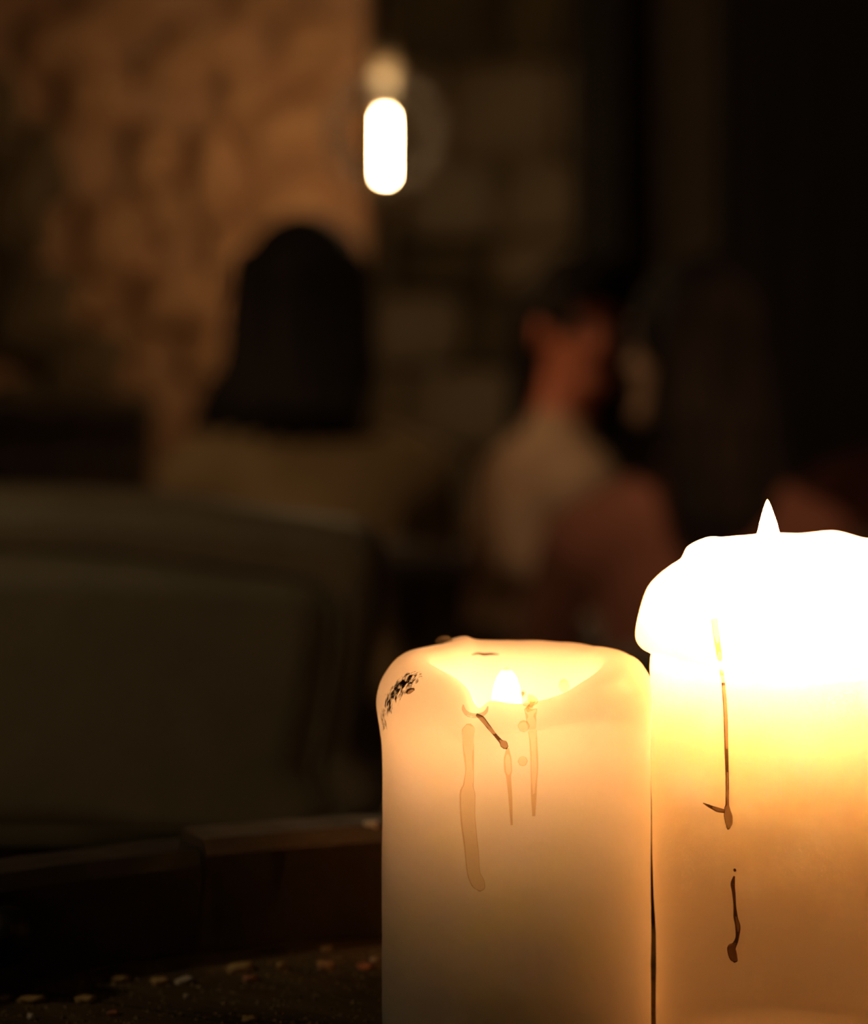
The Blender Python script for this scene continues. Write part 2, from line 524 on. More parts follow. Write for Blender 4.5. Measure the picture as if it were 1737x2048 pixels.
# black timber post and the plank partition to its right
k = 5.25 / F
bm = box_bm(98 * k, 0.16, 2.6, ((1197 - CX) * k, 5.25, 1.3), 0.012)
tag(bm_obj('trim_1', bm, M['black_timber']), kind='structure')
Yp = 5.4; k = Yp / F
xa, xb = (1236 - CX) * k, 1.75
bm = box_bm(xb - xa, 0.06, 2.6, ((xa + xb) / 2, Yp + 0.06, 1.3))
wr = tag(bm_obj('wall_right', bm, M['black_timber']), kind='structure')
pw = 104 * k
plank_me = None
i = 0
x = xa
while x + pw < xb:
    if plank_me is None:
        pl = bm_obj('plank', box_bm(pw - 0.006, 0.025, 2.56, (0, 0, 0), 0.004), M['brown_timber'], wr)
        plank_me = pl.data
    else:
        pl = link(bpy.data.objects.new('plank', plank_me), wr)
    pl.location = (x + pw / 2, Yp + 0.018 - 0.004 * (i % 3), 1.28)
    pl.material_slots[0].link = 'OBJECT'
    pl.material_slots[0].material = M['brown_timber'] if i in (0, 1) else M['black_timber']
    x += pw; i += 1
tag(bm_obj('floor', box_bm(6.0, 9.0, 0.1, (0, 2.2, -0.05)), M['floor']), kind='structure')
tag(bm_obj('ceiling', box_bm(6.0, 5.4, 0.1, (0, 3.9, 2.66)), M['ceiling']), kind='structure')

# ================================================================== the barrel table
BC = Vector((0.077, 0.385, 0.0)); BR = 0.33; ZH = 0.920; ZR = 0.953
barrel = empty('barrel', BC, 'upright oak barrel used as a table, standing under both candles', 'barrel')
NST = 24
def stave_mesh():
    half = math.pi / NST - 0.0012
    zs = [0.0, 0.03, 0.14, 0.28, 0.45, 0.62, 0.78, 0.90, ZR - 0.0045, ZR]
    verts, faces = [], []
    for z in zs:
        bulge = 0.055 * (1 - ((z - ZR / 2) / (ZR / 2)) ** 2)
        for side, add in ((0, 0.0), (1, 0.021)):
            rr = BR + bulge + add
            if side == 0 and z >= ZR - 0.001: rr += 0.004          # bevelled chime
            for t in (-half, 0.0, half):
                verts.append((rr * math.cos(t), rr * math.sin(t), z))
    n = len(zs)
    for i in range(n - 1):
        a, b = i * 6, (i + 1) * 6
        for t in (0, 1):
            faces.append((a + t, b + t, b + t + 1, a + t + 1))
            faces.append((a + 3 + t, a + 4 + t, b + 4 + t, b + 3 + t))
        faces.append((a, a + 3, b + 3, b)); faces.append((a + 2, b + 2, b + 5, a + 5))
    a = (n - 1) * 6
    for t in (0, 1):
        faces.append((t, t + 1, t + 4, t + 3)); faces.append((a + t, a + 3 + t, a + 4 + t, a + t + 1))
    return verts, faces
v, f = stave_mesh()
st0 = mesh_obj('stave', v, f, M['barrel'], barrel, smooth=False)
joint = math.atan2((0.655 - 0.385) + 0.028, (-0.0685 - 0.077))     # a joint seen at column 410
for i in range(NST):
    o = st0 if i == 0 else link(bpy.data.objects.new('stave', st0.data), barrel)
    o.rotation_euler = (0, 0, joint + (i + 0.5) * 2 * math.pi / NST)
    o.scale = (1 + (0.004 if i % 3 == 1 else 0), 1 + (0.004 if i % 3 == 1 else 0), 1 + (0.0015 if i % 2 else -0.0015))
    o.material_slots[0].link = 'OBJECT'
    o.material_slots[0].material = M['barrel_dark'] if i % 2 == 0 else M['barrel']
NB = 7
for i in range(NB):                              # boards of the barrel head
    a, b = -BR + 2 * BR * i / NB, -BR + 2 * BR * (i + 1) / NB
    a += 0.0007; b -= 0.0007
    R = BR + 0.004
    outl = []
    for t in np.linspace(a, b, 7): outl.append((t, math.sqrt(max(R * R - t * t, 0))))
    for t in np.linspace(b, a, 7): outl.append((t, -math.sqrt(max(R * R - t * t, 0))))
    m_ = len(outl)
    verts = [(x, y, ZH) for x, y in outl] + [(x, y, ZH - 0.022) for x, y in outl]
    faces = [tuple(range(m_)), tuple(range(2 * m_ - 1, m_ - 1, -1))] + [(q, m_ + q, m_ + (q + 1) % m_, (q + 1) % m_) for q in range(m_)]
    o = mesh_obj('head_board', verts, faces, M['head'], barrel, smooth=False)
    o.rotation_euler = (0, 0, math.radians(62))
for z, w in ((0.04, .045), (0.22, .04), (0.70, .04), (0.895, .045)):
    prof = []
    for dz, e in ((-w / 2, 0.0), (-w / 2, .003), (w / 2, .003), (w / 2, 0.0), (-w / 2, 0.0)):
        zz = z + dz
        bulge = 0.055 * (1 - ((zz - ZR / 2) / (ZR / 2)) ** 2)
        prof.append(((BR + 0.0215 + bulge) * 1.004 + e, zz))
    v, f = lathe(prof, 72)
    mesh_obj('hoop', v, f, M['iron'], barrel, smooth=False)
# round black knob on the inner face of the rim, far left
kp = P(12, 1872, 0.640) - BC
bm = bmesh.new()
bmesh.ops.create_uvsphere(bm, u_segments=20, v_segments=12, radius=0.0085)
ko = bm_obj('knob', bm, M['iron'], barrel, True)
ko.location = kp
ko['label'] = 'round black knob on the inner rim'

# ================================================================== candles
def candle_mesh(name, R, prof_fn, n=220, soot_fn=None, seed=0.0):
    """prof_fn(theta) -> list of (r, z) control points; refined by Catmull-Rom"""
    cols = []
    for k in range(n):
        th = 2 * math.pi * k / n
        cp = prof_fn(th)
        q = []
        m_ = len(cp)
        for i in range(m_ - 1):
            p0, p1, p2, p3 = cp[max(i - 1, 0)], cp[i], cp[i + 1], cp[min(i + 2, m_ - 1)]
            sub = 4
            for s in range(sub):
                t = s / sub
                q.append(tuple(0.5 * (2 * b + (c - a) * t + (2 * a - 5 * b + 4 * c - d) * t * t + (3 * b - a - 3 * c + d) * t ** 3)
                               for a, b, c, d in zip(p0, p1, p2, p3)))
        q.append(cp[-1])
        cols.append(q)
    L = len(cols[0])
    verts, faces = [(0, 0, 0)], []
    for k in range(n):
        th = 2 * math.pi * k / n
        for (r, z) in cols[k]:
            r = max(r, 0.001)
            nz = mnoise.fractal(Vector((math.cos(th) * 2.2 + seed, math.sin(th) * 2.2, z * 55)), 1.0, 2.0, 3) * 0.00035
            r2 = r + (nz if r > R * 0.6 else 0)
            verts.append((r2 * math.cos(th), r2 * math.sin(th), z))
    cz = sum(c[-1][1] for c in cols) / n
    verts.append((0, 0, cz))
    top = len(verts) - 1
    for k in range(n):
        a, b = 1 + k * L, 1 + ((k + 1) % n) * L
        faces.append((0, b, a))
        for i in range(L - 1):
            faces.append((a + i, b + i, b + i + 1, a + i + 1))
        faces.append((a + L - 1, b + L - 1, top))
    o = mesh_obj(name, verts, faces, None)
    at = o.data.attributes.new('soot', 'FLOAT', 'POINT')
    at.data.foreach_set('value', [soot_fn(Vector(p)) if soot_fn else 0.0 for p in verts])
    return o

def gauss(th, c, w):
    d = math.atan2(math.sin(th - c), math.cos(th - c))
    return math.exp(-(d / w) ** 2)

def on_candle(cc, R, px, py):
    """point and outward normal of the front of a candle at a pixel"""
    dx, dz = (px - CX) / F, -(py - HY) / F
    # |(D*dx - cx, D - cy)| = R, nearest root
    a = dx * dx + 1; b = -2 * (dx * cc.x + cc.y); c = cc.x ** 2 + cc.y ** 2 - R * R
    disc = max(b * b - 4 * a * c, 0)
    D = (-b - math.sqrt(disc)) / (2 * a)
    p = Vector((D * dx, D, CAMZ + D * dz))
    nrm = Vector((p.x - cc.x, p.y - cc.y, 0)).normalized()
    return p, nrm

def surface_hit(body, parent, px, py):
    """first point of the candle met by the sight line through a pixel, in the candle's own space"""
    o = Vector((0, 0, CAMZ)) - Vector(parent.location)
    d = Vector(((px - CX) / F, 1.0, -(py - HY) / F)).normalized()
    p, nn, _, _ = BVH[body.name].ray_cast(o, d)
    if p is None:
        return None
    return p, nn

BVH = {}
def drip(parent, body, pts, m, name='wax_drip', flat=0.45, label=None, off=0.0002):
    from mathutils.bvhtree import BVHTree
    if body.name not in BVH:
        BVH[body.name] = BVHTree.FromPolygons([v.co for v in body.data.vertices], [tuple(p.vertices) for p in body.data.polygons])
    P_, N_, W_ = [], [], []
    for px, py, w in pts:
        h = surface_hit(body, parent, px, py)
        if h is None: continue
        p, nn = h
        nn = Vector((nn.x, nn.y, nn.z * .5)).normalized()
        P_.append(p + nn * off); N_.append(nn); W_.append(w / F * (p.y + parent.location[1]))
    if len(P_) == 1:
        P_ = [P_[0] + Vector((0, 0, W_[0] * d)) for d in (1, .7, 0, -.7, -1)]
        W_ = [W_[0] * q for q in (.05, .7, 1, .7, .05)]; N_ = N_ * 5
    v, f = tube(P_, W_, 10, flat, N_)
    o = mesh_obj(name, v, f, m, parent)
    if label: o['label'] = label
    return o

def flame(parent, loc, h, w, strength, lean=0.0, blunt=False):
    prof = [(0, 0), (.30, .03), (.62, .10), (.90, .22), (1.0, .36), (.93, .50), (.74, .66), (.48, .81), (.22, .93), (.07, .985), (0, 1.0)]
    if blunt: prof = [(0, 0), (.30, .03), (.62, .12), (.86, .28), (1.0, .48), (.97, .62), (.85, .76), (.64, .88), (.36, .965), (.15, .993), (0, 1.0)]
    n = 20
    v, f = lathe([(r * w / 2, z * h) for r, z in prof], n)
    v = [(x + lean * (z / h) ** 2, y, z) for x, y, z in v]
    m = emit('candle_flame', (1.0, 0.45, 0.165), strength, (1.0, 0.36, 0.06), (h * .72, h))
    o = mesh_obj('flame', v, f, m, parent)
    o.location = loc
    return o

# ---- the shorter candle on the left
CL = Vector((0.0215, 0.600, ZH + .0004)); RL = 0.0350
candle_l = empty('candle', CL, 'shorter ivory block candle with a soot-flecked rim and sunken burning top, left', 'candle')
H_L = 0.1003
lip_t = math.radians(-111)
def rim_l(th):
    h = H_L + 0.0006 * math.sin(th)
    h -= 0.0078 * gauss(th, math.radians(-92), 0.62)       # the front has melted lower
    h -= 0.0034 * gauss(th, lip_t, 0.085)                  # pouring lip
    h += 0.0011 * gauss(th, math.radians(122), 0.09)       # a lump at the back
    h += 0.0006 * math.sin(3 * th + 1) * 0.6
    h += mnoise.noise(Vector((math.cos(th) * 3, math.sin(th) * 3, 0.3))) * 0.0006
    return h
def prof_l(th):
    h = rim_l(th)
    fr = gauss(th, math.radians(-85), 0.75)                # 1 at the front
    e = 0.0115 * (1 - fr) + 0.0040 * fr
    s = 1 - fr * 0.55
    b = 0.0009 + 0.0006 * gauss(th, math.radians(185), 0.5)
    return [(0.001, 0), (RL * .5, 0), (RL - .002, 0), (RL, .002), (RL, .02), (RL, .05), (RL + .0001, h - .026), (RL + b * .5, h - .019 * s),
            (RL + b, h - .013 * s), (RL + b * .6, h - .0085 * s), (RL - .0012 * s, h - .0045 * s), (RL - .0040 * s, h - .0015 * s), (RL - e * .8, h - .0001),
            (RL - e, h - .0004), (RL - e - .0015, h - .0022), (RL - e - .0032, h - .007), (RL - e - .005, H_L - .017), (RL - e - .008, H_L - .0225), (RL * .3, H_L - .0240), (.001, H_L - .0240)]
sa, _ = on_candle(CL, RL, 812, 1338); sb, _ = on_candle(CL, RL, 773, 1448)
sa -= CL; sb -= CL
sc_, _ = on_candle(CL, RL, 800, 1375)
def soot_l(p):
    ab = sb - sa
    t = max(0.0, min(1.0, (p - sa).dot(ab) / ab.length_squared))
    d = (p - (sa + ab * t)).length
    val = max(0.0, 1 - (d / (0.0072 - 0.0024 * t)) ** 2) * (0.72 - 0.16 * t)
    if d > 0.012: val = 0.0
    # a smoke-stained streak on the far rim
    q = Vector((-0.002, 0.026, H_L))
    d2 = Vector(((p.x - q.x) / 0.006, (p.y - q.y) / 0.006, (p.z - q.z) / 0.004)).length
    return max(val, 0.54 * max(0.0, 1 - d2))
body_l = candle_mesh('wax_body', RL, prof_l, 260, soot_l, 1.7)
body_l.data.materials.append(M['wax_left'])
body_l.parent = candle_l
fx = (1013 - CX) / F * 0.600
fl_loc = Vector((fx - CL.x, -0.004, 0.0)); 
fl_top = CAMZ - (1338 - HY) / F * 0.596 - ZH
flame(candle_l, (fl_loc.x, fl_loc.y, fl_top - 0.0205), 0.0205, 0.0078, FLAME_SMALL, blunt=True)
v, f = tube([(fl_loc.x - .0012, fl_loc.y, H_L - .0255), (fl_loc.x - .0006, fl_loc.y, H_L - .021), (fl_loc.x + .0004, fl_loc.y - .0002, H_L - .0185), (fl_loc.x + .0016, fl_loc.y - .0005, H_L - .0170)], [.0011, .0010, .0009, .0006], 8)
mesh_obj('wick', v, f, M['wick'], candle_l)
# runs and beads of wax on the left candle
D_ = lambda pts, m, **kw: drip(candle_l, body_l, pts, M[m], **kw)
D_([(955, 1430, 3), (966, 1438, 5.5), (977, 1452, 4.5), (990, 1468, 3.6), (1001, 1481, 4), (1008, 1488, 8), (1012, 1494, 6), (1014, 1498, 1)], 'drip_dark', label='dark slanting run of wax with a bead at its end')
D_([(938, 1448, 5), (938, 1462, 14), (938, 1500, 12), (940, 1540, 9), (938, 1568, 11), (936, 1590, 17), (937, 1640, 16), (944, 1700, 15), (948, 1745, 14), (956, 1764, 15), (960, 1775, 12), (960, 1783, 2)], 'drip_pale', flat=.3, label='longest faint run of wax')
D_([(1016, 1496, 3), (1016, 1520, 8), (1017, 1540, 8), (1018, 1555, 5), (1021, 1590, 4), (1024, 1650, 2)], 'drip_pale', flat=.3)
D_([(1060, 1398, 10), (1062, 1406, 16), (1062, 1418, 13), (1063, 1440, 10), (1067, 1480, 8), (1069, 1530, 8), (1068, 1580, 6), (1068, 1632, 3)], 'drip_pale', flat=.3)
D_([(1048, 1452, 12)], 'drip_pale', name='wax_bead', flat=.4)
D_([(1046, 1522, 10)], 'drip_pale', name='wax_bead', flat=.4)
D_([(1130, 1372, 14)], 'drip_pale', name='wax_bead', flat=.3)
D_([(830, 1379, 3), (822, 1382, 6), (817, 1384, 5), (814, 1385, 1)], 'drip_dark', name='wax_bead')
D_([(1050, 1384, 2), (1046, 1387, 5), (1041, 1391, 5), (1039, 1393, 1)], 'drip_dark', name='wax_bead')
D_([(926, 1410, 1.5), (927, 1419, 4), (934, 1428, 5), (948, 1432, 5), (964, 1431, 5), (974, 1424, 4), (978, 1414, 1.5)], 'drip_wax', name='wax_lip', flat=.6, off=0.0004)
# a charred scrap lying on the far rim and a lump of wax at the back
D_([(943, 1310, .6), (955, 1307, 2.0), (968, 1309, 2.6), (982, 1308, 2.2), (998, 1309, .6)], 'wick', name='charred_scrap', flat=.8, label='black charred scrap')
v, f = tube([P(872, 1284, .621) - CL, P(882, 1279, .621) - CL, P(893, 1278, .621) - CL, P(906, 1283, .621) - CL], [.0003, .0009, .0010, .0003], 8)
mesh_obj('wax_bead', v, f, M['drip_wax'], candle_l)

# ---- the taller candle on the right
CR = Vector((0.0921, 0.5935, ZH + .0004)); RR = 0.0350
candle_r = empty('candle', CR, 'taller cream block candle glowing white at the top, with a dark run, right', 'candle')
H_R = CAMZ - (1066 - HY) / F * 0.618 - ZH
def rim_r(th):
    h = H_R + 0.0009 * gauss(th, math.radians(48), 0.35) - 0.0006 * gauss(th, math.radians(120), 0.5)
    h += mnoise.noise(Vector((math.cos(th) * 2.5 + 5, math.sin(th) * 2.5, 0.3))) * 0.0006
    h -= 0.0016 * gauss(th, math.radians(-90), 0.7)
    return h
def prof_r(th):
    h = rim_r(th)
    lf = gauss(th, math.radians(180), 1.0)
    fl = 0.0018 + 0.0030 * lf                               # flare of the melted shoulder
    st = 0.0010 * gauss(th, math.radians(150), 0.8)
    return [(0.001, 0), (RR * .5, 0), (RR - .002, 0), (RR - .0006, .002), (RR - .0004, .02), (RR + .0006, .056), (RR + .0012, .075), (RR + .0012, h - .0335), (RR + fl * .15, h - .0300),
            (RR + fl * .75, h - .0280), (RR + fl, h - .0255), (RR + fl * .85, h - .0205), (RR + fl * .45, h - .0140), (RR - .0004, h - .0105), (RR - .0040, h - .0075),
            (RR - .0062 - st * .4, h - .0058), (RR - .0068 - st, h - .0042), (RR - .0085, h - .0025), (RR - .0115, h - .0008), (RR - .0145, h - .0001), (RR - .0165, h - .0012),
            (RR - .0150, h - .005), (RR - .0115, h - .012), (RR - .0098, h - .0190), (RR - .0125, h - .0262), (RR - .019, h - .0320), (.006, h - .0362), (.001, h - .0366)]
body_r = candle_mesh('wax_body', RR, prof_r, 260, None, 4.4)
body_r.data.materials.append(M['wax_right'])
body_r.parent = candle_r
fx = (1535 - CX) / F * 0.596 - CR.x
ft = CAMZ - (1001 - HY) / F * 0.596 - ZH
flame(candle_r, (fx + .0004, 0.0005, ft - 0.031), 0.031, 0.0088, FLAME_BIG, lean=-0.0006)
v, f = tube([(fx, 0, H_R - .0375), (fx + .0003, 0, H_R - .024), (fx + .0006, 0, H_R - .0195), (fx + .0014, 0, H_R - .0165)], [.0011, .0010, .0009, .0006], 8)
mesh_obj('wick', v, f, M['wick'], candle_r)
E_ = lambda pts, m, **kw: drip(candle_r, body_r, pts, M[m], **kw)
dr = E_([(1448, 1365, 4), (1451, 1400, 5), (1453, 1440, 5), (1454, 1490, 4.5), (1456, 1560, 4), (1456, 1605, 4), (1456, 1618, 7), (1458, 1632, 10), (1459, 1644, 9), (1458, 1654, 5), (1457, 1659, 1)], 'drip_dark', label='dark run of wax ending in a teardrop')
E_([(1408, 1606, 1), (1422, 1613, 3.5), (1436, 1619, 5), (1450, 1622, 4)], 'drip_dark', name='wax_fin')
E_([(1471, 1740, 3.5)], 'drip_dark', name='wax_bead')
E_([(1470, 1752, 2), (1467, 1768, 5), (1469, 1785, 4), (1471, 1810, 3), (1473, 1835, 5), (1477, 1852, 6), (1476, 1875, 4), (1471, 1888, 5), (1465, 1897, 10), (1467, 1910, 10), (1470, 1920, 8), (1470, 1925, 1)], 'drip_dark', flat=.35, label='lower broken run of wax')
# the start of the dark run lies on the flared shoulder
sh = [(1430, 1238, 7), (1434, 1270, 7), (1440, 1310, 6), (1445, 1345, 5), (1449, 1370, 4)]
drip(candle_r, body_r, sh, M['drip_tan'], flat=.4)

# crumbs and slivers on the barrel head
def on_head(px, py, z=ZH):
    D = (CAMZ - z) * F / (py - HY)
    return P(px, py, D)
crumbs = [
    (652, 1937, 30, 20, .0, 'crumb_orange', 'orange-brown crumb on the barrel head, roundest one left of the shorter candle'),
    (481, 1942, 54, 15, .25, 'crumb_ochre', 'long ochre flake on the barrel head, in the middle of the crumbs'),
    (366, 1965, 32, 9, .5, 'crumb_white', 'bright white sliver of wax lying tilted on the barrel head'),
    (240, 1961, 34, 12, .0, 'crumb_ochre', 'small ochre flake near the far edge of the barrel head'),
    (318, 1966, 30, 13, .2, 'crumb_ochre', 'dull ochre flake just left of the white sliver'),
    (64, 2003, 46, 15, .1, 'crumb_ochre', 'broad brownish flake at the lower left of the picture'),
    (170, 2003, 40, 16, -.1, 'crumb_ochre', 'brownish flake right of the broad lower left flake'),
    (8, 1999, 24, 7, .1, 'crumb_ochre', 'thin yellowish sliver at the left edge of the picture'),
    (730, 1936, 30, 9, .15, 'crumb_red', 'reddish sliver beside the foot of the shorter candle'),
    (748, 1923, 12, 10, .4, 'crumb_white', 'tiny pale bit of wax above the reddish sliver'),
    (564, 1938, 18, 18, .6, 'crumb_ochre', 'small tan crumb between the long flake and the orange crumb'),
    (373, 1998, 10, 12, .2, 'crumb_white', 'tiny grey bit below the bright white sliver'),
    (226, 2030, 20, 9, .1, 'crumb_red', 'small reddish flake near the bottom of the picture'),
    (62, 2039, 14, 14, -.6, 'crumb_white', 'pale bit of wax in the bottom left corner'),
    (500, 1960, 26, 10, .1, 'crumb_red', 'brown-red flake just below the long ochre flake'),
    (500, 2041, 28, 10, .1, 'crumb_ochre', 'yellowish flake at the bottom edge of the picture'),
    (655, 1902, 20, 12, .1, 'crumb_ochre', 'dim tan crumb against the rim, left of the shorter candle')]
for i, (px, py, w, h, rot, m, lab) in enumerate(crumbs):
    p = on_head(px, py)
    k = p.y / F
    me = stone_mesh('crumb', 40 + i, w * k, w * k * .8, max(h * k * .8, .0012), rough=0.34, cuts=2, sq=0.5)
    me.materials.append(M[m])
    o = link(bpy.data.objects.new('crumb', me))
    o.location = p + Vector((0, 0, max(h * k * .8, .0012) * .45))
    o.rotation_euler = (0, -rot * .5, rot)
    tag(o, lab, 'crumb', 'crumbs on the barrel head')
# an added white crumb standing in for the highlight on the rim
pr = P(741, 1668, 0.706)
me = stone_mesh('crumb', 77, .0042, .004, .0022, rough=.25, cuts=2, sq=.4)
me.materials.append(M['crumb_white'])
o = link(bpy.data.objects.new('crumb', me))
o.location = (pr.x, pr.y, ZR + .0012)
tag(o, 'white crumb standing in for a highlight on top of the barrel rim, beside the shorter candle', 'crumb', 'crumbs on the barrel head')
# fine grit
verts, faces = [], []
for i in range(900):
    px = RNG.uniform(-120, 780); py = RNG.uniform(1905, 2090)
    p = on_head(px, py)
    if (Vector((p.x, p.y)) - Vector((BC.x, BC.y))).length > BR - 0.004 or (Vector((p.x, p.y)) - Vector((CL.x, CL.y))).length < RL + .001: continue
    s = RNG.uniform(.0003, .0011)
    b0 = len(verts)
    a0 = RNG.uniform(0, 6.28)
    for j in range(3):
        verts.append((p.x + s * math.cos(a0 + j * 2.1) * RNG.uniform(.6, 1.6), p.y + s * math.sin(a0 + j * 2.1) * RNG.uniform(.6, 1.6), ZH))
    verts.append((p.x, p.y, ZH + s * RNG.uniform(.4, 1.0)))
    faces += [(b0, b0 + 1, b0 + 3), (b0 + 1, b0 + 2, b0 + 3), (b0 + 2, b0, b0 + 3), (b0, b0 + 2, b0 + 1)]
tag(mesh_obj('wood_grit', verts, faces, M['grit'], smooth=False), 'fine brown grit scattered over the dark barrel head', 'grit', kind='stuff')

# ================================================================== the chair drawn up to the barrel
DCH = 1.42
ch = empty('armchair', (P(60, 0, DCH).x, DCH, 0), 'high-backed olive leather chair behind the barrel, its back filling the lower left', 'chair')
base = Vector(ch.location)
def back_outline(inset=0.0):
    pts = [(-560, 1640), (-600, 1200), (-585, 1075), (-520, 1030), (-300, 992), (0, 975), (300, 990), (560, 1026), (690, 1045), (745, 1066), (768, 1105), (768, 1180), (752, 1320), (722, 1480), (690, 1640)]
    return pts
raw = [P(x, y, DCH) - base for x, y in back_outline()]
outl = []
for i in range(len(raw)):                       # rounded outline
    p0, p1, p2, p3 = (raw[(i + q - 1) % len(raw)] for q in range(4))
    for k in range(5):
        t = k / 5
        outl.append(0.5 * ((2 * p1) + (p2 - p0) * t + (2 * p0 - 5 * p1 + 4 * p2 - p3) * t * t + (3 * p1 - p0 - 3 * p2 + p3) * t ** 3) if i not in (14,) else p1.lerp(p2, t))
cen = Vector((0, 0, 0.85))
def panel(name, pts, y0, y1, m, round_=0.012):
    n = len(pts)
    rings = []
    for (yy, s) in ((y0 + round_, 0.0), (y0 + round_ * .3, round_ * .7), (y0, round_ * 1.7)):
        rings.append((yy, s))
    rings = [(y1, round_), (y1 - round_, 0.0)] + rings
    verts = []
    for yy, s in rings:
        for p in pts:
            d = Vector((p.x, 0, p.z)) - cen
            q = d * (1 - s / max(d.length, .05)) + cen
            verts.append((q.x, yy, q.z))
    faces = []
    for i in range(len(rings) - 1):
        for k2 in range(n):
            q = (k2 + 1) % n
            faces.append((i * n + k2, i * n + q, (i + 1) * n + q, (i + 1) * n + k2))
    faces.append(tuple(range(n))); faces.append(tuple(reversed(range((len(rings) - 1) * n, len(rings) * n))))
    return mesh_obj(name, verts, faces, m, ch, smooth=False)
def scl(pts, sx, sz, dz=0.0):
    return [Vector((cen.x + (p.x - cen.x) * sx, p.y, cen.z + (p.z - cen.z) * sz + dz)) for p in pts]
panel('backrest', outl, -0.03, 0.05, M['leather_edge'])
panel('back_cushion', scl(outl, 0.87, 0.86, -0.010), -0.038, -0.02, M['leather'], 0.014)
bm = box_bm(0.50, 0.48, 0.10, (0, -0.24, 0.45), 0.03, 3); bm_obj('seat', bm, M['leather'], ch, True)
bm = box_bm(0.47, 0.06, 0.42, (0, 0.02, 0.60), 0.02); bm_obj('lower_back', bm, M['leather'], ch)
for sx in (-1, 1):
    for sy in (-0.44, -0.01):
        v, f = tube([(sx * .21, sy, 0.42), (sx * .215, sy, 0.2), (sx * .22, sy, 0.0)], [.022, .019, .015], 10)
        mesh_obj('leg', v, f, M['chair_wood'], ch)

# pale round table further back, its edge showing left of the candle
TB = Vector((0.224, 1.86, 0))
tb = empty('side_table', TB, 'round table with a pale top, its edge showing between chair and shorter candle', 'table')
v, f = lathe([(0, .690), (.29, .690), (.306, .697), (.31, .706), (.306, .716), (.296, .720), (0, .720)], 64)
mesh_obj('tabletop', v, f, M['pale_top'], tb)
v, f = lathe([(0, .02), (.04, .02), (.032, .08), (.026, .3), (.028, .6), (.06, .69), (0, .69)], 24)
mesh_obj('pedestal', v, f, M['chair_wood'], tb)
v, f = lathe([(0, 0), (.2, 0), (.2, .012), (.06, .03), (0, .03)], 36)
mesh_obj('foot', v, f, M['iron'], tb)

# ================================================================== the glass pendant lamp
DB = 3.97
pb = P(771, 262, DB)
pend = empty('pendant_lamp', pb, 'round clear glass pendant bulb with a long glowing filament, hanging by the wall', 'lamp')
kb = DB / F
RG = 122 * kb
prof = []
for a in np.linspace(-math.pi / 2, math.pi / 2 - 0.24, 26):
    prof.append((max(RG * math.cos(a), 0.0) if a > -1.56 else 0.0, RG * math.sin(a)))
prof += [(0.026, RG * 1.0 + .002), (0.022, RG + .014), (0.021, RG + .024)]
v, f = lathe(prof, 56)
mesh_obj('glass_globe', v, f, M['glass'], pend)
# four upright filament strands around a stem
fh0, fh1 = (262 - 355) * kb, (262 - 232) * kb
for q in range(4):
    a = math.pi / 4 + q * math.pi / 2
    x0, y0 = .0058 * math.cos(a), .0058 * math.sin(a)
    v, f = tube([(x0, y0, fh0), (x0 * 1.2, y0 * 1.2, (fh0 + fh1) / 2), (x0, y0, fh1)], [.0030, .0030, .0030], 8)
    mesh_obj('filament', v, f, M['filament'], pend)
v, f = lathe([(0, fh1 + .001), (.009, fh1 + .002), (.013, fh1 + .012), (.0155, RG - .01), (.017, RG + .004), (0, RG + .005)], 20)
mesh_obj('stem', v, f, M['stem'], pend)
v, f = lathe([(0, RG + .001), (.020, RG + .001), (.0225, RG + .006), (.0215, RG + .030), (.016, RG + .036), (.006, RG + .040), (0, RG + .040)], 28)
mesh_obj('socket', v, f, M['brass'], pend)
zc = 2.61 - pb.z
v, f = tube([(0, 0, RG + .038), (0.001, 0, (RG + zc) / 2), (0, 0, zc)], [.0028] * 3, 8)
mesh_obj('cord', v, f, M['cord'], pend)

# ================================================================== dark settle along the lit wall
DS = 4.30
xs0, xs1 = -1.55, P(305, 0, DS).x
st = empty('settle', ((xs0 + xs1) / 2, DS, 0), 'dark wooden settle with an upright plank back, along the lit wall at left', 'bench')
W = xs1 - xs0
ztop = CAMZ - (838 - HY) / F * DS
npk = 9
pk0 = None
for i in range(npk):
    w = W / npk
    if pk0 is None:
        pk0 = bm_obj('back_plank', box_bm(w - .006, .024, ztop - .42, (0, 0, 0), .004), M['settle'], st)
        o = pk0
    else:
        o = link(bpy.data.objects.new('back_plank', pk0.data), st)
    o.location = (-W / 2 + (i + .5) * w, 0.0, .42 + (ztop - .42) / 2)
bm_obj('top_rail', box_bm(W, .05, .05, (0, -.005, ztop + .012), .008), M['settle'], st)
bm_obj('seat', box_bm(W, .30, .04, (0, -.15, .43), .008), M['settle'], st)
for sx in (-W / 2 + .03, W / 2 - .03):
    bm_obj('end_panel', box_bm(.035, .29, .41, (sx, -.145, .205), .006), M['settle'], st)

# ================================================================== people
def smin(a, b, k):
    h = np.clip(0.5 + 0.5 * (b - a) / k, 0, 1)
    return b * (1 - h) + a * h - k * h * (1 - h)

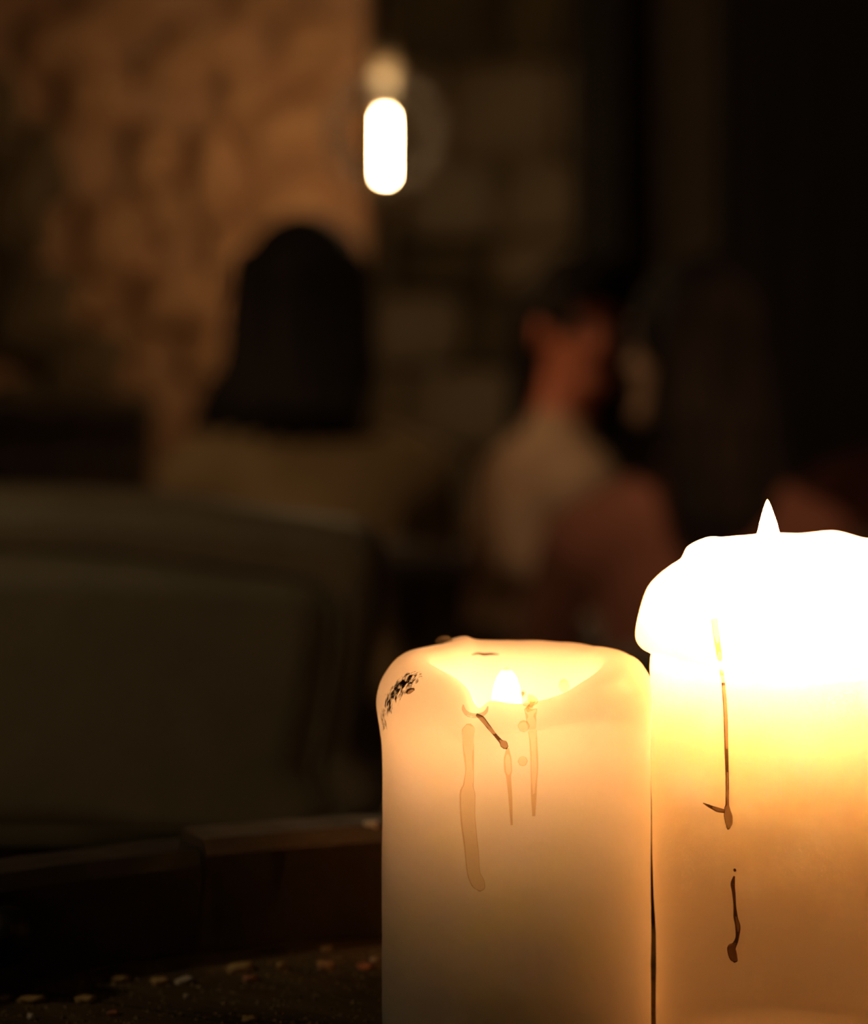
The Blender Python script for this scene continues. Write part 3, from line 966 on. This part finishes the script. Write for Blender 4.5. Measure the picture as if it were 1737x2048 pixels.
def sdf_mesh(prims, vox, pad=0.03):
    """prims: ('cap', a, b, ra, rb, k) / ('ell', c, radii, k, Rm) / ('sub', c, radii, k, Rm); smooth union, then surface nets"""
    lo = np.full(3, 9e9); hi = np.full(3, -9e9)
    for p in prims:
        if p[0] == 'cap':
            r = max(p[3], p[4]); pts = np.array([p[1], p[2]])
            lo = np.minimum(lo, pts.min(0) - r); hi = np.maximum(hi, pts.max(0) + r)
        elif p[0] == 'ell':
            r = max(p[2]); lo = np.minimum(lo, np.array(p[1]) - r); hi = np.maximum(hi, np.array(p[1]) + r)
    lo -= pad; hi += pad
    n = np.ceil((hi - lo) / vox).astype(int) + 1
    ax = [lo[i] + vox * np.arange(n[i]) for i in range(3)]
    d = np.full(n, 1.0, np.float32)
    for p in prims:
        if p[0] == 'cap':
            _, a, b, ra, rb, kk = p
            a = np.array(a, float); b = np.array(b, float); r = max(ra, rb) + 3 * kk + 2 * vox
            mn = np.minimum(a, b) - r; mx = np.maximum(a, b) + r
        else:
            _, c, rad, kk, Rm = p
            c = np.array(c, float); r = max(rad) + 3 * kk + 2 * vox
            mn = c - r; mx = c + r
        i0 = np.clip(((mn - lo) / vox).astype(int), 0, n - 1); i1 = np.clip(((mx - lo) / vox).astype(int) + 2, 1, n)
        sl = tuple(slice(i0[i], i1[i]) for i in range(3))
        X = np.stack(np.meshgrid(*[ax[i][sl[i]] for i in range(3)], indexing='ij'), -1)
        if p[0] == 'cap':
            ba = b - a; L2 = max(float(ba @ ba), 1e-12)
            t = np.clip(((X - a) @ ba) / L2, 0, 1)
            q = np.linalg.norm(X - a - t[..., None] * ba, axis=-1) - (ra + (rb - ra) * t)
        else:
            Y = X - c
            if Rm is not None: Y = Y @ np.array(Rm)
            rr = np.array(rad)
            k0 = np.linalg.norm(Y / rr, axis=-1); k1 = np.linalg.norm(Y / (rr * rr), axis=-1)
            q = k0 * (k0 - 1.0) / np.maximum(k1, 1e-6)
            q = np.where(k0 < 1e-3, -min(rad), q)
        if p[0] == 'sub':
            d[sl] = -smin(-d[sl], q, kk)
        else:
            d[sl] = smin(d[sl], q, kk)
    s = d < 0
    cor = [s[dx:n[0] - 1 + dx, dy:n[1] - 1 + dy, dz:n[2] - 1 + dz] for dx in (0, 1) for dy in (0, 1) for dz in (0, 1)]
    cnt = sum(c.astype(np.int8) for c in cor)
    act = np.argwhere((cnt > 0) & (cnt < 8))
    idx = np.full(n - 1, -1, np.int64)
    idx[tuple(act.T)] = np.arange(len(act))
    offs = [np.array((dx, dy, dz)) for dx in (0, 1) for dy in (0, 1) for dz in (0, 1)]
    val = np.stack([d[tuple((act + o).T)] for o in offs], -1)
    acc = np.zeros((len(act), 3)); num = np.zeros(len(act))
    for i in range(8):
        for j in range(i + 1, 8):
            if np.abs(offs[i] - offs[j]).sum() != 1: continue
            a, b = val[:, i], val[:, j]
            m_ = (a < 0) != (b < 0)
            t = np.where(m_, a / np.where(np.abs(a - b) < 1e-9, 1, a - b), 0)
            acc += np.where(m_[:, None], offs[i] + t[:, None] * (offs[j] - offs[i]), 0); num += m_
    V = lo + vox * (act + acc / num[:, None])
    faces = []
    for axis in range(3):
        o1, o2 = [i for i in range(3) if i != axis]
        a = s.take(range(0, n[axis] - 1), axis); b = s.take(range(1, n[axis]), axis)
        e = np.argwhere(a != b)
        e = e[(e[:, o1] > 0) & (e[:, o2] > 0) & (e[:, o1] < n[o1] - 1) & (e[:, o2] < n[o2] - 1)]
        up = a[tuple(e.T)]
        u1 = np.zeros(3, int); u1[o1] = 1; u2 = np.zeros(3, int); u2[o2] = 1
        q = [idx[tuple((e - x).T)] for x in (u1 + u2, u2, 0 * u1, u1)]
        q = np.stack(q, -1)
        flip = up if axis != 1 else ~up
        q[~flip] = q[~flip][:, ::-1]
        faces.append(q)
    return V, np.concatenate(faces)

def fast_obj(name, V, Fq, m, parent):
    me = bpy.data.meshes.new(name)
    me.vertices.add(len(V)); me.vertices.foreach_set('co', V.astype(np.float32).ravel())
    me.loops.add(Fq.size); me.loops.foreach_set('vertex_index', Fq.astype(np.int32).ravel())
    me.polygons.add(len(Fq)); me.polygons.foreach_set('loop_start', np.arange(0, Fq.size, 4, dtype=np.int32))
    me.polygons.foreach_set('loop_total', np.full(len(Fq), 4, np.int32))
    me.polygons.foreach_set('use_smooth', np.ones(len(Fq), bool))
    me.update(calc_edges=True); me.validate()
    me.materials.append(m)
    return link(bpy.data.objects.new(name, me), parent)

def rotz(a): return np.array([[math.cos(a), -math.sin(a), 0], [math.sin(a), math.cos(a), 0], [0, 0, 1]])
def rotx(a): return np.array([[1, 0, 0], [0, math.cos(a), -math.sin(a)], [0, math.sin(a), math.cos(a)]])
def roty(a): return np.array([[math.cos(a), 0, math.sin(a)], [0, 1, 0], [-math.sin(a), 0, math.cos(a)]])

def person(label, loc, yaw, top_z, m_skin, m_top, m_hair, hair, head_yaw=0.0, head_pitch=0.0, head_roll=0.0, lean=0.0, side=0.0,
           wide=1.0, hands=((-.14, .34, .66), (.14, .34, .66)), seat=0.47, vox=0.0055):
    """local frame: +y is where the person faces, x to the person's right, z up; hips at the origin of x and y"""
    root = empty('person', loc, label, 'person', None, yaw)
    hs = 0.94                                             # head scale
    hz = top_z - 0.128 * hs
    sh = hz - 0.235                                       # shoulder line
    def T(p):                                             # upper body lean
        x, y, z = p
        t = (z - seat) / (sh - seat) if z > seat else 0.0
        return np.array((x + side * t, y + lean * t, z))
    hc = T((0, 0.018, hz))
    Rh = rotz(head_yaw) @ rotx(head_pitch) @ roty(head_roll)
    Hp = lambda x, y, z: hc + Rh @ (np.array((x, y, z)) * hs)
    def ell(c, r, k=.012): return ('ell', Hp(*c), tuple(np.array(r) * hs), k, Rh)
    def hcap(a, b, ra, rb, k=.01): return ('cap', Hp(*a), Hp(*b), ra * hs, rb * hs, k)
    head = [ell((0, -.008, .028), (.077, .096, .100)), ell((0, .022, -.045), (.060, .070, .082), .02), hcap((-.012, .078, -.103), (.012, .078, -.103), .020, .020, .014),
            hcap((-.045, -.01, -.075), (-.02, .06, -.105), .018, .016, .015), hcap((.045, -.01, -.075), (.02, .06, -.105), .018, .016, .015),
            hcap((-.040, .078, .033), (.040, .078, .033), .011, .011, .01),
            ('sub', Hp(-.032, .096, .010), (.017 * hs, .012 * hs, .011 * hs), .010, Rh), ('sub', Hp(.032, .096, .010), (.017 * hs, .012 * hs, .011 * hs), .010, Rh),
            hcap((0, .088, .020), (0, .112, -.030), .008, .012, .008), hcap((-.011, .098, -.033), (.011, .098, -.033), .008, .008, .006),
            hcap((-.018, .090, -.060), (.018, .090, -.060), .0065, .0065, .006), hcap((-.014, .088, -.072), (.014, .088, -.072), .007, .007, .006),
            ell((-.079, -.008, -.008), (.010, .019, .032), .006), ell((.079, -.008, -.008), (.010, .019, .032), .006)]
    neck = [('cap', T((0, -.005, sh + .0)), hc + Rh @ np.array((0, -.02, -.05)), .056, .052, .02)]
    w = wide
    def torso(g):
        return [('ell', T((0, .0, seat + .10)), (.165 * w + g, .125 + g, .115 + g), .04, None),
                ('ell', T((0, .005, seat + .25)), (.142 * w + g, .108 + g, .16 + g), .05, None),
                ('ell', T((0, .0, sh - .15)), (.160 * w + g, .112 + g, .16 + g), .05, None),
                ('cap', T((-.125 * w, -.005, sh - .045)), T((.125 * w, -.005, sh - .045)), .062 + g, .062 + g, .04),
                ('cap', T((-.075, -.01, sh - .01)), T((.075, -.01, sh - .01)), .045 + g, .045 + g, .04)]
    arm_pts = []
    for sgn, hand in ((-1, hands[0]), (1, hands[1])):
        S_ = T((sgn * .172 * w, -.005, sh - .055)); Hn = np.array(hand)
        v = Hn - S_; dist = np.linalg.norm(v); L1, L2 = .285, .255
        dist = min(dist, (L1 + L2) * .995); u = v / np.linalg.norm(v)
        a = (L1 * L1 - L2 * L2 + dist * dist) / (2 * dist); hgt = math.sqrt(max(L1 * L1 - a * a, 1e-6))
        pole = np.array((sgn * .45, -.25, -1.0)); pole = pole - u * (pole @ u); pole /= np.linalg.norm(pole)
        E_p = S_ + u * a + pole * hgt
        arm_pts.append((S_, E_p, S_ + u * dist, sgn))
    def arms(g, wrist=1.0):
        out = []
        for S_, E_p, W_, sgn in arm_pts:
            We = E_p + (W_ - E_p) * wrist
            out += [('cap', S_, E_p, .054 + g, .042 + g, .02), ('cap', E_p, We, .042 + g, .029 + g, .012)]
        return out
    fingers = []
    for S_, E_p, W_, sgn in arm_pts:
        fd = (W_ - E_p) / np.linalg.norm(W_ - E_p)
        fd = fd + np.array((0, 0, -.10)); fd /= np.linalg.norm(fd)
        sd = np.cross(fd, (0, 0, 1)); sd /= np.linalg.norm(sd)      # towards the person's right
        up = np.cross(sd, fd)
        pc = W_ + fd * .045
        for q in (-.026, -.009, .009, .026):
            fingers.append(('cap', W_ + sd * q * .55, W_ + fd * .085 + sd * q, .014, .012, .010))
        for q, L in ((-.031, .066), (-.0105, .078), (.0105, .074), (.031, .058)) if sgn > 0 else ((-.031, .058), (-.0105, .074), (.0105, .078), (.031, .066)):
            a0 = W_ + fd * .088 + sd * q
            a1 = a0 + fd * L * .48 + sd * q * .10 + up * .002
            a2 = a1 + fd * L * .30 - up * L * .16
            a3 = a2 + fd * L * .20 - up * L * .18
            fingers += [('cap', a0, a1, .0092, .0084, .004), ('cap', a1, a2, .0084, .0078, .003), ('cap', a2, a3, .0078, .0068, .003)]
        t0 = W_ + fd * .028 - sd * sgn * .016
        t1 = t0 + fd * .032 - sd * sgn * .034
        t2 = t1 + fd * .030 - sd * sgn * .012
        fingers += [('cap', t0, t1, .014, .0105, .006), ('cap', t1, t2, .0105, .0082, .004)]
    def legs(g):
        out = []
        for sgn in (-1, 1):
            hp = (sgn * .085, .02, seat + .075); kn = (sgn * .11, .43, seat + .055); an = (sgn * .11, .40, .085)
            out += [('cap', hp, kn, .083 + g, .060 + g, .03), ('cap', kn, an, .056 + g, .038 + g, .02)]
        return out
    def feet(g):
        out = []
        for sgn in (-1, 1):
            out += [('cap', (sgn * .11, .38, .040 + g), (sgn * .12, .545, .030 + g), .036 + g, .030 + g, .015), ('cap', (sgn * .11, .40, .06), (sgn * .11, .40, .10), .036 + g, .036 + g, .012)]
        return out
    V, Q = sdf_mesh(torso(-.004) + legs(-.002) + feet(0) + arms(0) + fingers + neck + head, vox)
    fast_obj('body', V, Q, m_skin, root)
    V, Q = sdf_mesh(torso(.016) + arms(.013, .94) + [('cap', T((0, -.008, sh - .01)), T((0, -.004, sh + .035)), .066, .064, .02)], .009)
    fast_obj('jumper', V, Q, m_top, root)
    V, Q = sdf_mesh([('ell', (0, 0, seat + .10), (.178 * w, .135, .105), .04, None)] + legs(.010), .010)
    fast_obj('trousers', V, Q, M['trousers'], root)
    for sgn, two in ((-1, feet(.007)[:2]), (1, feet(.007)[2:])):
        V, Q = sdf_mesh(two, .008)
        fast_obj('shoe', V, Q, M['shoe'], root)
    V, Q = sdf_mesh(hair(Hp, Rh, hs, T, sh), .006)
    fast_obj('hair', V, Q, m_hair, root)
    for sgn in (-1, 1):
        v, f = lathe([(0, -.0108)] + [(.0108 * math.cos(a), .0108 * math.sin(a)) for a in np.linspace(-1.4, 1.4, 9)] + [(0, .0108)], 14)
        o = mesh_obj('eye', v, f, M['eye'], root)
        o.location = Hp(sgn * .032, .0775, .010)
        o.rotation_euler = (Matrix(Rh.tolist()) @ Matrix.Rotation(-math.pi / 2, 3, 'X')).to_euler()
        v, f = lathe([(0, .0112), (.002, .0111), (.004, .0104), (.0056, .0093), (.0054, .0088), (0, .0088)], 12)
        mesh_obj('iris', v, f, M['hair'], o)
    return root

def hair_long(Hp, Rh, hs, T, sh, flow=0.0, length=.34, spread=1.0, big=1.0, lock_y=.03):
    out = [('ell', Hp(0, -.016, .034), (.092 * hs * big, .108 * hs, .108 * hs), .012, Rh)]
    for q in np.linspace(-1, 1, 7):
        x = q * .078
        a = Hp(x, -.045 - .03 * (1 - q * q), .045)
        b = Hp(x * 1.12 * spread, -.060 - .035 * (1 - q * q), -.12)
        c = Hp(x * 1.35 * spread + flow * .5, -.085 - .035 * (1 - q * q), -.12 - (length - .12) * .55)
        e = Hp(x * 1.55 * spread + flow, -.095 - .03 * (1 - q * q), -length + .02 * abs(q))
        out += [('cap', a, b, .036, .036, .012), ('cap', b, c, .036, .030, .010), ('cap', c, e, .030, .010, .008)]
    for q in (-1, 1):                                     # locks at the sides of the face
        a = Hp(q * .062, lock_y + .005, .085); b = Hp(q * .090, lock_y, -.02); c = Hp(q * .092 * spread + flow * .4, .01, -.2)
        out += [('cap', a, b, .024, .022, .01), ('cap', b, c, .022, .012, .01)]
    out.append(('sub', Hp(0, .118, -.03), (.062 * hs, .075 * hs, .105 * hs), .008, Rh))
    return out

def hair_short(Hp, Rh, hs, T, sh, drop=.09, big=1.0):
    out = [('ell', Hp(0, -.018, .040), (.088 * hs * big, .104 * hs * big, .104 * hs), .012, Rh)]
    for q in np.linspace(-1, 1, 6):
        x = q * .078
        out.append(('cap', Hp(x, -.06 - .035 * (1 - q * q), .03), Hp(x * 1.12, -.085 - .03 * (1 - q * q), -.02 - drop), .038, .022, .012))
    for q in (0.0, 1.0, 2.0):                             # hair falling beside the neck
        if drop > .15: out.append(('cap', Hp(.078 - q * .006, -.045 - q * .02, .0), Hp(.080 - q * .01, -.035 - q * .03, -.21), .030, .026, .012))
    for q in np.linspace(-1, 1, 7):                       # a tousled fringe
        out.append(('cap', Hp(q * .05, .02, .115), Hp(q * .066 + .006, .078 - .02 * abs(q), .098 + .006 * math.sin(q * 9)), .026, .012, .008))
    out.append(('sub', Hp(0, .120, -.045), (.072 * hs, .078 * hs, .112 * hs), .006, Rh))
    out.append(('sub', Hp(-.09, .012, -.03), (.03 * hs, .035 * hs, .05 * hs), .006, Rh))
    out.append(('sub', Hp(.09, .012, -.03), (.03 * hs, .035 * hs, .05 * hs), .006, Rh))
    return out

pa = P(612, 0, 3.60)
person('person with long dark hair and an olive-brown top, seen from behind below the lamp', (pa.x, 3.62, 0), math.radians(16), CAMZ + (700 - 440) / F * 3.6,
       M['skin_tan'], M['top_olive'], M['hair'], lambda *a: hair_long(*a, flow=-.045, length=.235, spread=1.02, big=1.10), head_yaw=math.radians(-22), wide=1.02)
pB = P(1060, 0, 4.10)
person('person in a pale beige shirt with a reddish face and dark hair, turned sideways', (pB.x, 4.10, 0), math.radians(-74), CAMZ + (700 - 522) / F * 4.10,
       M['skin_red'], M['top_beige'], M['hair'], lambda *a: hair_short(*a, drop=.19, big=1.12), head_yaw=math.radians(-88), head_pitch=math.radians(-4), lean=.05, side=0.0, wide=1.14)
pC = P(1392, 0, 3.32)
person('person with long black hair and a burgundy top, seen from behind above the taller candle', (pC.x + .01, 3.30, 0), math.radians(0), CAMZ + (700 - 528) / F * 3.32,
       M['skin_tan'], M['top_burgundy'], M['hair'], lambda *a: hair_long(*a, flow=.03, length=.36, spread=1.05, lock_y=-.025), head_yaw=math.radians(48), head_roll=math.radians(4), side=-.01, wide=.94)
pD = P(1895, 0, 3.76)
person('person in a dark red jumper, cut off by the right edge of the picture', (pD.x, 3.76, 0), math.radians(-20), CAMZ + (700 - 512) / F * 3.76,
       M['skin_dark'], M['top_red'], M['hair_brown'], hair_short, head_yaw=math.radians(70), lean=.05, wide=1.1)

# chairs the people sit on
def dining_chair(loc, yaw, m, label, back_h=0.92, sh_=0.455):
    r = empty('dining_chair', loc, label, 'chair', None, yaw)
    bm_obj('seat', box_bm(.42, .42, .035, (0, .03, sh_ - .0175), .012), m, r)
    for sx in (-.18, .18):
        v, f = tube([(sx, .20, sh_ - .03), (sx * 1.03, .215, 0)], [.019, .014], 10); mesh_obj('leg', v, f, m, r)
        v, f = tube([(sx, -.18, 0.0), (sx, -.185, sh_), (sx * .99, -.215, .72), (sx * .96, -.27, back_h)], [.016, .020, .018, .014], 10); mesh_obj('leg', v, f, m, r)
    v, f = tube([(-.185, -.272, back_h - .03), (-.09, -.292, back_h - .012), (.09, -.292, back_h - .012), (.185, -.272, back_h - .03)], [.028, .034, .034, .028], 10, flat=.5, nrm=[Vector((0, 1, .15))] * 4)
    mesh_obj('top_rail', v, f, m, r)
    for x in (-.10, -.035, .035, .10):
        v, f = tube([(x, -.178, sh_ - .01), (x, -.205, .66), (x, -.282, back_h - .03)], [.010, .011, .009], 8); mesh_obj('spindle', v, f, m, r)
    return r
dining_chair((pa.x, 3.60, 0), math.radians(16), M['chair_wood'], 'dark spindle-back chair under the person with the olive-brown top', .80)
dining_chair((pB.x - .01, 4.10, 0), math.radians(-74), M['honey_wood'], 'honey-coloured wooden chair under the person in the pale shirt', .90)
dining_chair((pC.x + .01, 3.28, 0), math.radians(0), M['chair_wood'], 'dark chair under the person with the burgundy top', .70)
dining_chair((pD.x, 3.76, 0), math.radians(-20), M['chair_wood'], 'dark chair under the person at the right edge', .80)

# their table
dt = empty('dining_table', (0.95, 4.62, 0), 'dark round table between the people at right, hidden behind the candles', 'table')
v, f = lathe([(0, .715), (.33, .715), (.345, .722), (.345, .738), (.335, .745), (0, .745)], 56)
mesh_obj('tabletop', v, f, M['chair_wood'], dt)
v, f = lathe([(0, 0), (.22, 0), (.2, .03), (.05, .06), (.035, .3), (.04, .6), (.09, .715), (0, .715)], 28)
mesh_obj('pedestal', v, f, M['chair_wood'], dt)
